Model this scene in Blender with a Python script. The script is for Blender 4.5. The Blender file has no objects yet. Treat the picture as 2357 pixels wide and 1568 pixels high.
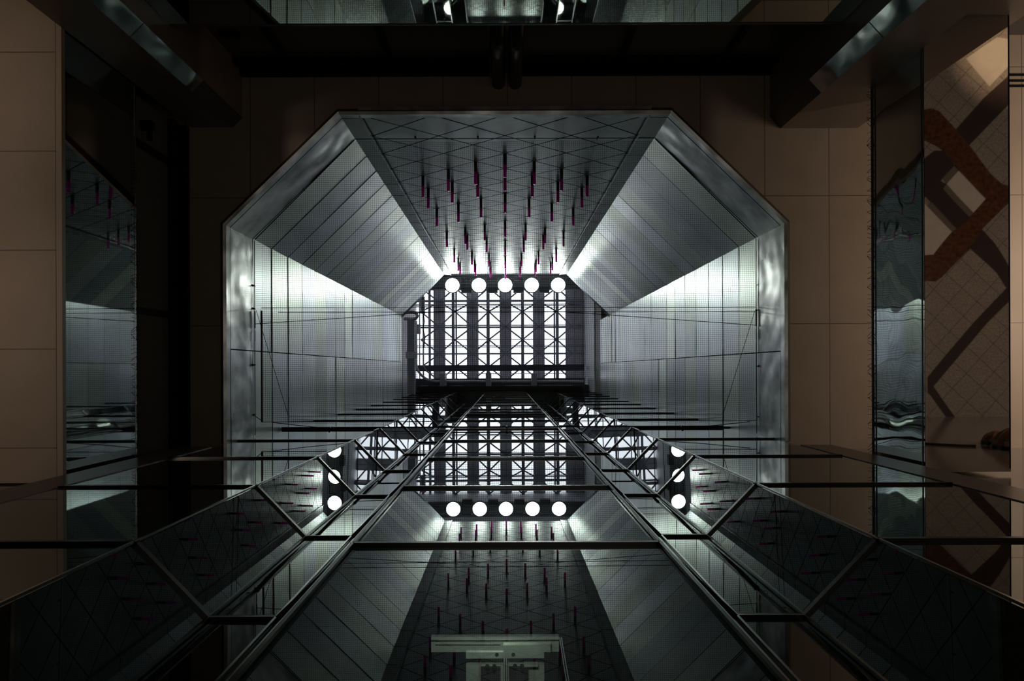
import bpy, math, random
from mathutils import Vector, Matrix
from mathutils.geometry import tessellate_polygon
random.seed(7)
S = bpy.context.scene
C = S.collection
PI = math.pi
EYE = 1.6                       # camera height; every Z below is measured from the camera
F = 1500.0                      # focal length in pixels of the 2357-wide frame
CX, CY = 1164.0, 851.0          # zenith point

# ---------------------------------------------------------------- camera
cam_d = bpy.data.cameras.new('camera')
cam_d.sensor_width = 36.0
cam_d.lens = F / 2357.0 * 36.0
cam_d.shift_x = (1178.5 - CX) / 2357.0
cam_d.shift_y = (CY - 784.0) / 2357.0
cam_d.clip_start = 0.05
cam_d.clip_end = 200
cam = bpy.data.objects.new('camera', cam_d)
C.objects.link(cam)
cam.location = (0, 0, EYE)
cam.rotation_euler = (PI, 0, 0.0038)
S.camera = cam

# ---------------------------------------------------------------- world, exposure
S.view_settings.view_transform = 'Standard'
S.view_settings.look = 'None'
S.view_settings.exposure = 0.0
S.view_settings.gamma = 1.0
S.view_settings.use_curve_mapping = False
w = bpy.data.worlds.new('overcast_sky')
S.world = w
w.use_nodes = True
bg = w.node_tree.nodes['Background']
bg.inputs[0].default_value = (0.89, 0.925, 1.0, 1)
bg.inputs[1].default_value = 2.6
S.cycles.max_bounces = 10
S.cycles.diffuse_bounces = 4
S.cycles.glossy_bounces = 7
S.cycles.transparent_max_bounces = 16
S.cycles.sample_clamp_indirect = 6.0
S.cycles.use_denoising = True

# ---------------------------------------------------------------- lobby light (one downlight, the lift gear lamp and added fill lights)
def area(name, loc, rot, size, power, col, sizey=None):
    l = bpy.data.lights.new(name, 'AREA')
    l.shape = 'RECTANGLE' if sizey else 'SQUARE'
    l.size = size
    if sizey: l.size_y = sizey
    l.energy = power
    l.color = col
    o = bpy.data.objects.new(name, l)
    C.objects.link(o)
    o.location = (loc[0], loc[1], loc[2] + EYE)
    o.rotation_euler = rot
    return o
def spot(name, loc, aim, power, col, ang=60, blend=0.5, r=0.05):
    l = bpy.data.lights.new(name, 'SPOT')
    l.energy = power; l.color = col; l.spot_size = math.radians(ang); l.spot_blend = blend
    l.shadow_soft_size = r
    o = bpy.data.objects.new(name, l)
    C.objects.link(o)
    o.location = (loc[0], loc[1], loc[2] + EYE)
    d = Vector(aim) - Vector(loc)
    o.rotation_euler = d.to_track_quat('-Z', 'Y').to_euler()
    return o
WARM = (1.0, 0.76, 0.57)
area('ceiling_fill_right', (11.5, -1.6, 6.8), (0, PI + 0.25, 0), 1.0, 300, WARM, 3.5)  # made-up lamp out of view, added to brighten the right ceiling
for yy in (-4.6, -2.2, 0.2): spot('soffit_fill_left', (-10.0, yy, -1.0), (-7.3, yy, 7.93), 330, WARM, 36, 0.9, 0.4)  # added spots that brighten the left soffit in place of floor bounce
spot('lobby_downlight_far', (13.8, -9.0, 6.0), (14.3, -9.1, -1.6), 2900, (1.0, 0.70, 0.40), 30, 0.9)
area('lobby_bounce_fill', (0.5, -1.0, -1.3), (0, PI, 0), 4.0, 16.0, (1.0, 0.90, 0.80), 2.5)  # added fill standing in for light bounced off the floor
area('lobby_floor_fill', (15.5, -2.5, 9.5), (0, 0.15, 0), 1.5, 380, (1.0, 0.80, 0.62), 5.0)  # added fill aimed down, lifts the floor mirrored in the right soffit
area('elevator_gear_lamp', (-0.1, 2.05, 4.6), (PI, 0, 0), 0.5, 7, (0.85, 1.0, 0.88), 0.25)

# ---------------------------------------------------------------- materials
def mat(name, col, rough=0.5, metal=0.0, spec=0.5, nscale=0, namt=0.0, bump=0.0, bscale=4.0, rnd=0.0, rtint=0.0, aniso=0.0):
    m = bpy.data.materials.new(name); m.use_nodes = True
    nt = m.node_tree; N = nt.nodes; L = nt.links
    b = N['Principled BSDF']
    b.inputs['Base Color'].default_value = (*col, 1)
    b.inputs['Roughness'].default_value = rough
    b.inputs['Metallic'].default_value = metal
    b.inputs['Specular IOR Level'].default_value = spec
    if aniso: b.inputs['Anisotropic'].default_value = aniso
    tc = N.new('ShaderNodeTexCoord')
    src = None
    if nscale or rnd:
        val = N.new('ShaderNodeValue'); val.outputs[0].default_value = 1.0
        cur = val.outputs[0]
        if nscale:
            n = N.new('ShaderNodeTexNoise'); n.inputs['Scale'].default_value = nscale; n.inputs['Detail'].default_value = 5
            L.new(tc.outputs['Object'], n.inputs['Vector'])
            mr = N.new('ShaderNodeMapRange'); mr.inputs[1].default_value = 0.3; mr.inputs[2].default_value = 0.7
            mr.inputs[3].default_value = 1 - namt; mr.inputs[4].default_value = 1 + namt
            L.new(n.outputs['Fac'], mr.inputs[0]); cur = mr.outputs[0]
        if rnd:
            g = N.new('ShaderNodeNewGeometry')
            mr = N.new('ShaderNodeMapRange'); mr.inputs[3].default_value = 1 - rnd; mr.inputs[4].default_value = 1 + rnd
            L.new(g.outputs['Random Per Island'], mr.inputs[0])
            mu = N.new('ShaderNodeMath'); mu.operation = 'MULTIPLY'
            L.new(cur, mu.inputs[0]); L.new(mr.outputs[0], mu.inputs[1]); cur = mu.outputs[0]
        vm = N.new('ShaderNodeVectorMath'); vm.operation = 'SCALE'; vm.inputs[0].default_value = col
        L.new(cur, vm.inputs['Scale'])
        out = vm.outputs[0]
        if rtint:
            g2 = N.new('ShaderNodeNewGeometry')
            wn = N.new('ShaderNodeTexWhiteNoise'); wn.noise_dimensions = '1D'
            L.new(g2.outputs['Random Per Island'], wn.inputs['W'])
            mx = N.new('ShaderNodeMix'); mx.data_type = 'RGBA'
            mx.inputs[6].default_value = (1 - rtint * 0.5, 1 + rtint * 0.25, 1 - rtint, 1)
            mx.inputs[7].default_value = (1 - rtint, 1 - rtint * 0.4, 1 + rtint, 1)
            L.new(wn.outputs['Value'], mx.inputs[0])
            v2 = N.new('ShaderNodeVectorMath'); v2.operation = 'MULTIPLY'
            L.new(out, v2.inputs[0]); L.new(mx.outputs[2], v2.inputs[1]); out = v2.outputs[0]
        L.new(out, b.inputs['Base Color'])
    if bump:
        n2 = N.new('ShaderNodeTexNoise'); n2.inputs['Scale'].default_value = bscale; n2.inputs['Detail'].default_value = 1
        L.new(tc.outputs['Object'], n2.inputs['Vector'])
        bp = N.new('ShaderNodeBump'); bp.inputs['Strength'].default_value = bump; bp.inputs['Distance'].default_value = 0.1
        L.new(n2.outputs['Fac'], bp.inputs['Height']); L.new(bp.outputs[0], b.inputs['Normal'])
    return m

def math_node(nt, op, a, b=None, c=None):
    n = nt.nodes.new('ShaderNodeMath'); n.operation = op
    for i, v in enumerate((a, b, c)):
        if v is None: continue
        if isinstance(v, (int, float)): n.inputs[i].default_value = v
        else: nt.links.new(v, n.inputs[i])
    return n.outputs[0]

def joint_mat(name, col, xs, ys, rot=0.0, wid=0.012, rough=0.45, dark=0.35, nscale=2.0, namt=0.06, spec=0.4, speck=0.0):
    """panels or tiles: straight joints every xs=(step, origin) in x and ys in y"""
    m = mat(name, col, rough=rough, spec=spec, nscale=nscale, namt=namt)
    nt = m.node_tree; N = nt.nodes; L = nt.links
    b = N['Principled BSDF']; base = b.inputs['Base Color'].links[0].from_socket
    g = N.new('ShaderNodeTexCoord'); geo = N.new('ShaderNodeNewGeometry')
    mp = N.new('ShaderNodeMapping'); mp.inputs['Rotation'].default_value = (0, 0, rot)
    L.new(geo.outputs['Position'], mp.inputs['Vector'])
    sp = N.new('ShaderNodeSeparateXYZ'); L.new(mp.outputs[0], sp.inputs[0])
    line = None
    for sock, st in ((sp.outputs[0], xs), (sp.outputs[1], ys)):
        if st is None: continue
        a = math_node(nt, 'SUBTRACT', sock, st[1])
        p = math_node(nt, 'PINGPONG', a, st[0] / 2)
        l = math_node(nt, 'LESS_THAN', p, wid / 2)
        line = l if line is None else math_node(nt, 'MAXIMUM', line, l)
    mx = N.new('ShaderNodeMix'); mx.data_type = 'RGBA'
    L.new(line, mx.inputs[0]); L.new(base, mx.inputs[6])
    mx.inputs[7].default_value = (col[0] * dark, col[1] * dark, col[2] * dark, 1)
    out = mx.outputs[2]
    if speck:
        n = N.new('ShaderNodeTexNoise'); n.inputs['Scale'].default_value = 22; n.inputs['Detail'].default_value = 3
        L.new(geo.outputs['Position'], n.inputs['Vector'])
        mr = N.new('ShaderNodeMapRange'); mr.inputs[1].default_value = .35; mr.inputs[2].default_value = .65
        mr.inputs[3].default_value = 1 - speck; mr.inputs[4].default_value = 1 + speck
        L.new(n.outputs['Fac'], mr.inputs[0])
        vm = N.new('ShaderNodeVectorMath'); vm.operation = 'SCALE'
        L.new(out, vm.inputs[0]); L.new(mr.outputs[0], vm.inputs['Scale']); out = vm.outputs[0]
    L.new(out, b.inputs['Base Color'])
    return m

def glass_mat(name, base_refl, ior, tint, gloss=(0.9, 0.95, 0.93), rough=0.0, bump=0.0, bscale=0.6):
    m = bpy.data.materials.new(name); m.use_nodes = True
    nt = m.node_tree; N = nt.nodes; L = nt.links
    N.remove(N['Principled BSDF']); out = N['Material Output']
    tr = N.new('ShaderNodeBsdfTransparent'); tr.inputs[0].default_value = (*tint, 1)
    gl = N.new('ShaderNodeBsdfGlossy'); gl.inputs[0].default_value = (*gloss, 1); gl.inputs['Roughness'].default_value = rough
    fr = N.new('ShaderNodeFresnel'); fr.inputs[0].default_value = ior
    # facing-independent fresnel: use the front-side value on both faces
    geo = N.new('ShaderNodeNewGeometry')
    i2 = math_node(nt, 'ADD', math_node(nt, 'MULTIPLY', geo.outputs['Backfacing'], (1 / ior) - ior), ior)
    # Fresnel node inverts the ior for backfacing hits, so hand it the inverse
    L.new(i2, fr.inputs[0])
    f = math_node(nt, 'ADD', math_node(nt, 'MULTIPLY', fr.outputs[0], 1 - base_refl), base_refl)
    mx = N.new('ShaderNodeMixShader')
    L.new(f, mx.inputs[0]); L.new(tr.outputs[0], mx.inputs[1]); L.new(gl.outputs[0], mx.inputs[2]); L.new(mx.outputs[0], out.inputs[0])
    if bump:
        tc = N.new('ShaderNodeTexCoord')
        n2 = N.new('ShaderNodeTexNoise'); n2.inputs['Scale'].default_value = bscale; n2.inputs['Detail'].default_value = 0
        L.new(tc.outputs['Object'], n2.inputs['Vector'])
        bp = N.new('ShaderNodeBump'); bp.inputs['Strength'].default_value = bump; bp.inputs['Distance'].default_value = 0.1
        L.new(n2.outputs['Fac'], bp.inputs['Height']); L.new(bp.outputs[0], gl.inputs['Normal'])
    return m

def emit_mat(name, col, strength):
    m = bpy.data.materials.new(name); m.use_nodes = True
    b = m.node_tree.nodes['Principled BSDF']
    b.inputs['Base Color'].default_value = (*col, 1)
    b.inputs['Emission Color'].default_value = (*col, 1)
    b.inputs['Emission Strength'].default_value = strength
    return m

M = {}
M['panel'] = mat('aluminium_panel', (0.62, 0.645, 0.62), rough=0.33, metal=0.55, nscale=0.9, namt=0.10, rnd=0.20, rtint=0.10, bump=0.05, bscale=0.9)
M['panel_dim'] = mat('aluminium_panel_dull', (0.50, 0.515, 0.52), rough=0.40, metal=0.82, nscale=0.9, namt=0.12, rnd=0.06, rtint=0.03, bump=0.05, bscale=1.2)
M['scuffed'] = mat('aluminium_scuffed', (0.60, 0.62, 0.61), rough=0.30, metal=0.6, nscale=1.8, namt=0.5, bump=0.5, bscale=1.6)
M['backing'] = mat('joint_black', (0.012, 0.012, 0.013), rough=0.8, spec=0.1)
M['white_panel'] = mat('pale_upper_panel', (0.85, 0.85, 0.88), rough=0.5, metal=0.0, rnd=0.04)
M['olive'] = mat('olive_recess', (0.22, 0.22, 0.18), rough=0.6)
M['grey_paint'] = mat('grey_paint', (0.45, 0.455, 0.49), rough=0.5)
M['girder'] = mat('girder_paint', (0.74, 0.72, 0.74), rough=0.6, nscale=5, namt=0.1)
M['dark_paint'] = mat('dark_paint', (0.10, 0.10, 0.115), rough=0.45)
M['black_bar'] = mat('black_bar', (0.010, 0.010, 0.010), rough=0.25, spec=0.4)
M['steel_edge'] = mat('polished_edge', (0.5, 0.5, 0.5), rough=0.22, metal=1.0)
M['mirror'] = mat('mirror_steel', (0.34, 0.36, 0.35), rough=0.025, metal=1.0)
M['mirror_front'] = mat('mirror_steel_front', (0.36, 0.385, 0.36), rough=0.02, metal=1.0)
M['mirror_wavy'] = mat('mirror_steel_wavy', (0.55, 0.58, 0.56), rough=0.03, metal=1.0, bump=0.10, bscale=1.6)
M['soffit_mirror'] = mat('soffit_steel', (0.62, 0.60, 0.58), rough=0.02, metal=1.0, bump=0.010, bscale=0.8)
M['strip'] = mat('brushed_corner', (0.55, 0.58, 0.57), rough=0.12, metal=1.0, bump=0.35, bscale=1.6)
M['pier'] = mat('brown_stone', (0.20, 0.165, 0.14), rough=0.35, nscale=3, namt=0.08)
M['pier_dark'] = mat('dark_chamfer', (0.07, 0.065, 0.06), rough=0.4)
M['ceiling'] = joint_mat('beige_ceiling_panel', (0.36, 0.30, 0.245), (1.105, 0.045), (2.2, -0.77), wid=0.014)
M['soffit'] = joint_mat('beige_soffit_panel', (0.40, 0.325, 0.26), None, (1.205, -3.886), wid=0.014)
M['lip'] = mat('beige_lip', (0.40, 0.325, 0.26), rough=0.45)
M['wall_stone'] = mat('polished_beige_stone', (0.26, 0.225, 0.20), rough=0.12, nscale=1.5, namt=0.06)
M['pilaster'] = mat('brown_pilaster', (0.13, 0.105, 0.09), rough=0.3)
M['dark_wall'] = mat('dark_wall', (0.02, 0.019, 0.018), rough=0.7, spec=0.2)
M['window_glass'] = mat('dark_window_glass', (0.10, 0.10, 0.09), rough=0.08, spec=0.5)
M['window_frame'] = mat('window_frame', (0.004, 0.004, 0.004), rough=0.5, spec=0.2)
M['tube'] = mat('bronze_tube', (0.05, 0.045, 0.04), rough=0.3, metal=0.5)
M['tile'] = joint_mat('granite_tile', (0.215, 0.19, 0.17), (0.57, 0.1), (0.57, 0.0), rot=0.83, wid=0.016, rough=0.18, dark=0.35, speck=0.25)
M['inlay_dark'] = mat('maroon_granite', (0.040, 0.028, 0.028), rough=0.15)
M['inlay_red'] = mat('rust_granite', (0.070, 0.032, 0.018), rough=0.15, nscale=9, namt=0.45)
M['inlay_grey'] = mat('taupe_granite', (0.12, 0.10, 0.085), rough=0.15)
M['inlay_white'] = mat('white_marble', (0.42, 0.39, 0.36), rough=0.12, nscale=4, namt=0.05)
M['net'] = mat('net_cord', (0.012, 0.014, 0.012), rough=0.8, spec=0.1)
M['cable'] = mat('black_cable', (0.01, 0.011, 0.011), rough=0.5)
M['rod_dark'] = mat('rod_sleeve', (0.03, 0.03, 0.032), rough=0.35)
M['magenta'] = mat('rod_magenta', (0.72, 0.004, 0.46), rough=0.3)
def _translucent(m, col):
    nt = m.node_tree; N = nt.nodes; L = nt.links
    tl = N.new('ShaderNodeBsdfTranslucent'); tl.inputs[0].default_value = (*col, 1)
    ad = N.new('ShaderNodeAddShader'); out = N['Material Output']
    L.new(N['Principled BSDF'].outputs[0], ad.inputs[0]); L.new(tl.outputs[0], ad.inputs[1]); L.new(ad.outputs[0], out.inputs[0])
_translucent(M['magenta'], (0.40, 0.003, 0.36))
M['glass'] = glass_mat('reflective_glass', 0.06, 1.62, (0.45, 0.48, 0.46), bump=0.004, bscale=0.9)
M['roof_glass'] = glass_mat('roof_glass', 0.02, 1.45, (0.97, 0.98, 1.0))
M['lamp'] = emit_mat('lamp_lens', (0.91, 1.0, 0.92), 36.0)
M['small_lamp'] = emit_mat('downlight_lens', (1.0, 0.93, 0.8), 25.0)
M['duct'] = mat('silver_duct', (0.6, 0.6, 0.62), rough=0.3, metal=0.9, bump=0.6, bscale=9)
M['gear_plate'] = mat('galvanised_plate', (0.55, 0.60, 0.52), rough=0.35, metal=0.5, nscale=6, namt=0.2)
M['sconce'] = mat('ribbed_shell', (0.30, 0.16, 0.08), rough=0.35, nscale=3, namt=0.3)
M['spike'] = mat('spike_wire', (0.05, 0.04, 0.03), rough=0.4, metal=0.6)

# ---------------------------------------------------------------- mesh builder
class MB:
    def __init__(s): s.v = []; s.f = []
    def poly(s, pts):
        n = len(s.v); s.v += [tuple(p) for p in pts]; s.f.append(tuple(range(n, n + len(pts))))
    def box(s, x0, x1, y0, y1, z0, z1):
        n = len(s.v)
        s.v += [(x0, y0, z0), (x1, y0, z0), (x1, y1, z0), (x0, y1, z0), (x0, y0, z1), (x1, y0, z1), (x1, y1, z1), (x0, y1, z1)]
        s.f += [tuple(n + i for i in q) for q in ((3, 2, 1, 0), (4, 5, 6, 7), (0, 1, 5, 4), (1, 2, 6, 5), (2, 3, 7, 6), (3, 0, 4, 7))]
    def bar(s, p, q, w_, h_, up=(0, 0, 1)):
        p = Vector(p); q = Vector(q); d = (q - p).normalized(); u = Vector(up)
        r = d.cross(u)
        if r.length < 1e-5: r = d.cross(Vector((1, 0, 0)))
        r.normalize(); u = r.cross(d).normalized()
        n = len(s.v)
        for c in (p, q):
            for a, b in ((-1, -1), (1, -1), (1, 1), (-1, 1)):
                s.v.append(tuple(c + r * (a * w_ / 2) + u * (b * h_ / 2)))
        s.f += [tuple(n + i for i in k) for k in ((0, 1, 2, 3), (7, 6, 5, 4), (0, 4, 5, 1), (1, 5, 6, 2), (2, 6, 7, 3), (3, 7, 4, 0))]
    def tube(s, pts, r, n=8, cap=True):
        pts = [Vector(p) for p in pts]; base = len(s.v); k = len(pts)
        ref = None
        for i, p in enumerate(pts):
            d = (pts[min(i + 1, k - 1)] - pts[max(i - 1, 0)]).normalized()
            if ref is None:
                ref = d.cross(Vector((0, 0, 1)))
                if ref.length < 1e-4: ref = d.cross(Vector((1, 0, 0)))
            a = (ref - d * ref.dot(d)).normalized(); b = d.cross(a); ref = a
            rr = r[i] if isinstance(r, (list, tuple)) else r
            for j in range(n):
                t = 2 * PI * j / n
                s.v.append(tuple(p + a * (rr * math.cos(t)) + b * (rr * math.sin(t))))
        for i in range(k - 1):
            for j in range(n):
                j2 = (j + 1) % n
                s.f.append((base + i * n + j, base + i * n + j2, base + (i + 1) * n + j2, base + (i + 1) * n + j))
        if cap:
            s.f.append(tuple(base + j for j in reversed(range(n))))
            s.f.append(tuple(base + (k - 1) * n + j for j in range(n)))
    def prism(s, plan, z0, z1):
        n = len(s.v); k = len(plan)
        s.v += [(p[0], p[1], z0) for p in plan] + [(p[0], p[1], z1) for p in plan]
        s.f.append(tuple(n + i for i in range(k))); s.f.append(tuple(n + k + i for i in reversed(range(k))))
        for i in range(k):
            j = (i + 1) % k
            s.f.append((n + i, n + k + i, n + k + j, n + j))
    def lathe(s, prof, cx, cy, n=24):
        """prof: list of (r, z) around a vertical axis"""
        base = len(s.v)
        for r, z in prof:
            for j in range(n):
                t = 2 * PI * j / n
                s.v.append((cx + r * math.cos(t), cy + r * math.sin(t), z))
        for i in range(len(prof) - 1):
            for j in range(n):
                j2 = (j + 1) % n
                s.f.append((base + i * n + j, base + i * n + j2, base + (i + 1) * n + j2, base + (i + 1) * n + j))
        s.f.append(tuple(base + j for j in reversed(range(n))))
        s.f.append(tuple(base + (len(prof) - 1) * n + j for j in range(n)))
    def build(s, name, m, parent=None, smooth=False):
        me = bpy.data.meshes.new(name)
        off = Vector((0, 0, 0))
        if parent is not None: off = world_loc(parent)
        me.from_pydata([(x - off.x, y - off.y, z + EYE - off.z) for x, y, z in s.v], [], s.f)
        me.materials.append(m)
        if smooth:
            for p in me.polygons: p.use_smooth = True
        me.update()
        o = bpy.data.objects.new(name, me); C.objects.link(o)
        if parent is not None: o.parent = parent
        return o
def world_loc(o):
    v = Vector(o.location)
    while o.parent: o = o.parent; v += o.location
    return v
def thing(name, label, cat, loc=(0, 0, 0), group=None):
    o = bpy.data.objects.new(name, None); C.objects.link(o)
    o.empty_display_size = 0.2
    o.location = (loc[0], loc[1], loc[2] + EYE); o['label'] = label; o['category'] = cat
    if group: o['group'] = group
    return o
def tag(o, label, cat, group=None, kind=None):
    o['label'] = label; o['category'] = cat
    if group: o['group'] = group
    if kind: o['kind'] = kind
    return o
def struct(o, label=None, cat=None):
    o['kind'] = 'structure'
    if label: o['label'] = label
    if cat: o['category'] = cat
    return o
def at(px, py, Z): return ((px - CX) * Z / F, (py - CY) * Z / F, Z)

# ---------------------------------------------------------------- main dimensions
ZC = 11.2          # lobby ceiling
ZJ = 11.28         # first joint of the shaft walls
ZT = 29.9          # top of the aluminium shaft walls
ZR = 39.5          # skylight girders
XS = 4.76
GY, GY2, GYS = 1.27, 1.80, 1.25
FLOOR = -EYE
FV = 18.38         # how deep the floor looks when mirrored in the right soffit

# ---------------------------------------------------------------- shaft walls
def panel_wall(name, p0, p1, zs, m, splits=(), tilt=0.018, gap=0.02, label=None, first=None, ztop=None):
    """strips of sheet between plan points p0,p1 with open joints in front of a black backing"""
    p0 = Vector((p0[0], p0[1], 0)); p1 = Vector((p1[0], p1[1], 0)); d = (p1 - p0); Ln = d.length; d.normalize()
    nrm = Vector((-d.y, d.x, 0))            # points into the shaft
    cuts = [0.0] + [t for t in splits] + [Ln]
    mb = MB(); fb = MB()
    for i in range(len(zs) - 1):
        for c in range(len(cuts) - 1):
            a0, a1 = cuts[c] + (gap / 2 if c else 0), cuts[c + 1] - (gap / 2 if c < len(cuts) - 2 else 0)
            z0, z1 = zs[i] + gap / 2, zs[i + 1] - gap / 2
            t = random.uniform(-tilt, tilt); u = random.uniform(-tilt, tilt)
            q = []
            for a, z, s1, s2 in ((a0, z0, -1, -1), (a1, z0, 1, -1), (a1, z1, 1, 1), (a0, z1, -1, 1)):
                pt = p0 + d * a + nrm * (0.5 * (t * s2 * (z1 - z0) + u * s1 * 0.4)); q.append((pt.x, pt.y, z))
            (fb if (i == 0 and first) else mb).poly(q)
    bk = MB()
    b0 = p0 - nrm * 0.04; b1 = p1 - nrm * 0.04; c0 = p0 - nrm * 0.22; c1 = p1 - nrm * 0.22
    bk.prism([(b0.x, b0.y), (c0.x, c0.y), (c1.x, c1.y), (b1.x, b1.y)], zs[0] - 0.05, zs[-1])
    o = mb.build(name, m)
    struct(o)
    bk.build('joint_backing', M['backing'], o)
    if first: fb.build('bottom_panel', first, o)
    return o
zs = [ZJ + k for k in range(19)] + [ZT]
TLp, Lp = (-2.82, -4.36), (-XS, -2.48)
TRp, Rp = (2.82, -4.36), (XS, -2.48)
panel_wall('wall_left', (-XS, GYS + 0.02), Lp, zs, M['panel'], splits=[GYS + 0.39], first=M['scuffed'])
panel_wall('wall_diagonal_left', Lp, TLp, zs, M['panel'], tilt=0.009, first=M['scuffed'])
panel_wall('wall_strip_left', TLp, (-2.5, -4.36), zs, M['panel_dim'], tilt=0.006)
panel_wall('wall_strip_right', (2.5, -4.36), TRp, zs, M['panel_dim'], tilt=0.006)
panel_wall('wall_diagonal_right', TRp, Rp, zs, M['panel'], tilt=0.009, first=M['scuffed'])
zr = zs[:-1] + [ZJ + 19, ZJ + 20, ZJ + 21, 32.8]
panel_wall('wall_right', Rp, (XS, GYS + 0.02), zr, M['panel'], splits=[2.48 - 0.30], first=M['scuffed'])

# front wall: diamond shaped sheets
YF = -4.41
mb = MB(); n_top = int(round(ZT - ZJ))
hx = 0.625
def clip(poly, axis, lim, keep_less):
    out = []
    for i in range(len(poly)):
        a, b = poly[i], poly[(i + 1) % len(poly)]
        ina = (a[axis] <= lim) if keep_less else (a[axis] >= lim)
        inb = (b[axis] <= lim) if keep_less else (b[axis] >= lim)
        if ina: out.append(a)
        if ina != inb:
            t = (lim - a[axis]) / (b[axis] - a[axis])
            out.append((a[0] + (b[0] - a[0]) * t, a[1] + (b[1] - a[1]) * t))
    return out
sc = 0.964
for half in (0, 1):
    for i in range(-5, 6):
        for j in range(-1, 21):
            cx_ = i * 1.25 + (hx if half else 0); cz_ = ZJ + j + (0.5 if half else 0) + 0.0
            # diamonds centred so that nodes fall on (k*1.25, ZJ+n)
            cz_ += 0.5
            pl = [(cx_, cz_ - 0.5 * sc), (cx_ + hx * sc, cz_), (cx_, cz_ + 0.5 * sc), (cx_ - hx * sc, cz_)]
            for ax, lim, less in ((0, 2.492, True), (0, -2.492, False), (1, ZT, True), (1, ZJ + 0.008, False)):
                if pl: pl = clip(pl, ax, lim, less)
            if len(pl) < 3: continue
            xs_ = [p[0] for p in pl]; zz_ = [p[1] for p in pl]
            if max(xs_) - min(xs_) < 0.03 or max(zz_) - min(zz_) < 0.03: continue
            t = random.uniform(-0.003, 0.003); u = random.uniform(-0.003, 0.003)
            mb.poly([(x, YF + t * (z - cz_) + u * (x - cx_), z) for x, z in pl])
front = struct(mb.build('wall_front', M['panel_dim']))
b = MB(); b.box(-2.9, 2.9, YF - 0.25, YF - 0.03, ZC + 0.05, ZT); b.build('joint_backing', M['backing'], front)
b = MB()
for s in (-1, 1): b.bar((s * 2.49, YF + 0.05, ZJ - 0.1), (s * 2.49, YF + 0.05, ZT), 0.018, 0.05, (0, 1, 0))
b.build('edge_trim', M['steel_edge'], front)

# rounded lips on top of the shaft walls
def lip(name, pts, r=0.13):
    b = MB(); b.tube([(p[0], p[1], ZT + 0.02) for p in pts], r, 12); return struct(b.build(name, M['grey_paint'], smooth=True))
lip('trim_1', [(-XS - 0.12, -2.45), (-2.86, -4.50)])
lip('trim_2', [(XS + 0.12, -2.45), (2.86, -4.50)])
lip('trim_3', [(-2.9, -4.57), (2.9, -4.57)])
b = MB(); b.box(-XS - 0.30, -XS - 0.005, -2.6, 1.6, ZT, ZT + 0.35); struct(b.build('trim_4', M['dark_paint']))
# caps that close the corners between octagon and upper box
b = MB()
b.prism([(-5.5, -2.2), (-5.5, -5.0), (-2.7, -5.0), (-2.7, -4.56), (-2.86, -4.56), (-4.86, -2.56), (-4.86, -2.2)][::-1], ZT + 0.02, ZT + 0.10)
b.prism([(5.6, -2.2), (4.98, -2.2), (4.98, -2.56), (2.86, -4.66), (2.7, -4.66), (2.7, -5.0), (5.6, -5.0)][::-1], ZT + 0.02, ZT + 0.10)
b.box(-2.7, 2.7, -5.0, -4.66, ZT + 0.02, ZT + 0.10)
struct(b.build('trim_5', M['dark_paint']))

# rim of the octagonal opening
rim = [(-XS, GYS), Lp, TLp, TRp, Rp, (XS, GYS)]
def offset(pl, d_):
    out = []
    for i, p in enumerate(pl):
        p = Vector(p)
        dirs = []
        if i > 0: dirs.append((p - Vector(pl[i - 1])).normalized())
        if i < len(pl) - 1: dirs.append((Vector(pl[i + 1]) - p).normalized())
        ns = [Vector((d.y, -d.x)) for d in dirs]     # outward
        n = sum(ns, Vector((0, 0))).normalized()
        k = 1.0 / max(0.3, n.dot(ns[0]))
        out.append(tuple(p + n * d_ * k))
    return out
inner = offset(rim, 0.0); o1 = offset(rim, 0.05); o2 = offset(rim, 0.12)
def sgn():
    return offset([(0, 1), (0, 0)], 0.1)
b = MB()
for i in range(len(rim) - 1):
    a0, a1 = inner[i], inner[i + 1]; c0, c1 = o1[i], o1[i + 1]
    b.poly([(*a0, ZJ - 0.01), (*a1, ZJ - 0.01), (*a1, ZC - 0.08), (*a0, ZC - 0.08)])
    b.poly([(*a0, ZC - 0.08), (*a1, ZC - 0.08), (*c1, ZC - 0.10), (*c0, ZC - 0.10)])
b.box(-2.5, 2.5, YF - 0.075, YF - 0.02, ZC - 0.11, ZJ - 0.01)
rm = struct(b.build('trim_6', M['scuffed']))
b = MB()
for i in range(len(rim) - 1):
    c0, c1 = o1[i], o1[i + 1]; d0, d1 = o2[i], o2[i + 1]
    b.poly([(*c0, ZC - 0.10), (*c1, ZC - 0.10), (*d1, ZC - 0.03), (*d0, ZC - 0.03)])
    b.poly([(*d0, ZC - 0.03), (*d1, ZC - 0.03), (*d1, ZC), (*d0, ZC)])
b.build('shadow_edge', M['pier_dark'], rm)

# ---------------------------------------------------------------- lobby ceiling, floor, outer walls
outer = [(-22, -16), (22, -16), (22, 9), (-22, 9)]
hole = [(-XS - 0.02, 7.5), (-XS - 0.02, -2.47), (-2.83, -4.46), (2.83, -4.46), (XS + 0.02, -2.47), (XS + 0.02, 7.5)]
def plate(name, z, m, flip=False):
    vs = [Vector((x, y, 0)) for x, y in outer] + [Vector((x, y, 0)) for x, y in hole]
    tr = tessellate_polygon([[Vector((x, y, 0)) for x, y in outer], [Vector((x, y, 0)) for x, y in hole]])
    b = MB(); b.v = [(p.x, p.y, z) for p in vs]; b.f = [tuple(t) for t in tr]
    return b.build(name, m)
struct(plate('ceiling', ZC, M['ceiling']))
up = plate('ceiling_slab', ZC + 0.12, M['dark_wall']); struct(up)
b = MB(); b.box(-22, 22, -16, 9, FLOOR - 0.2, FLOOR)
fl = struct(b.build('floor', M['tile']))
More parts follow.
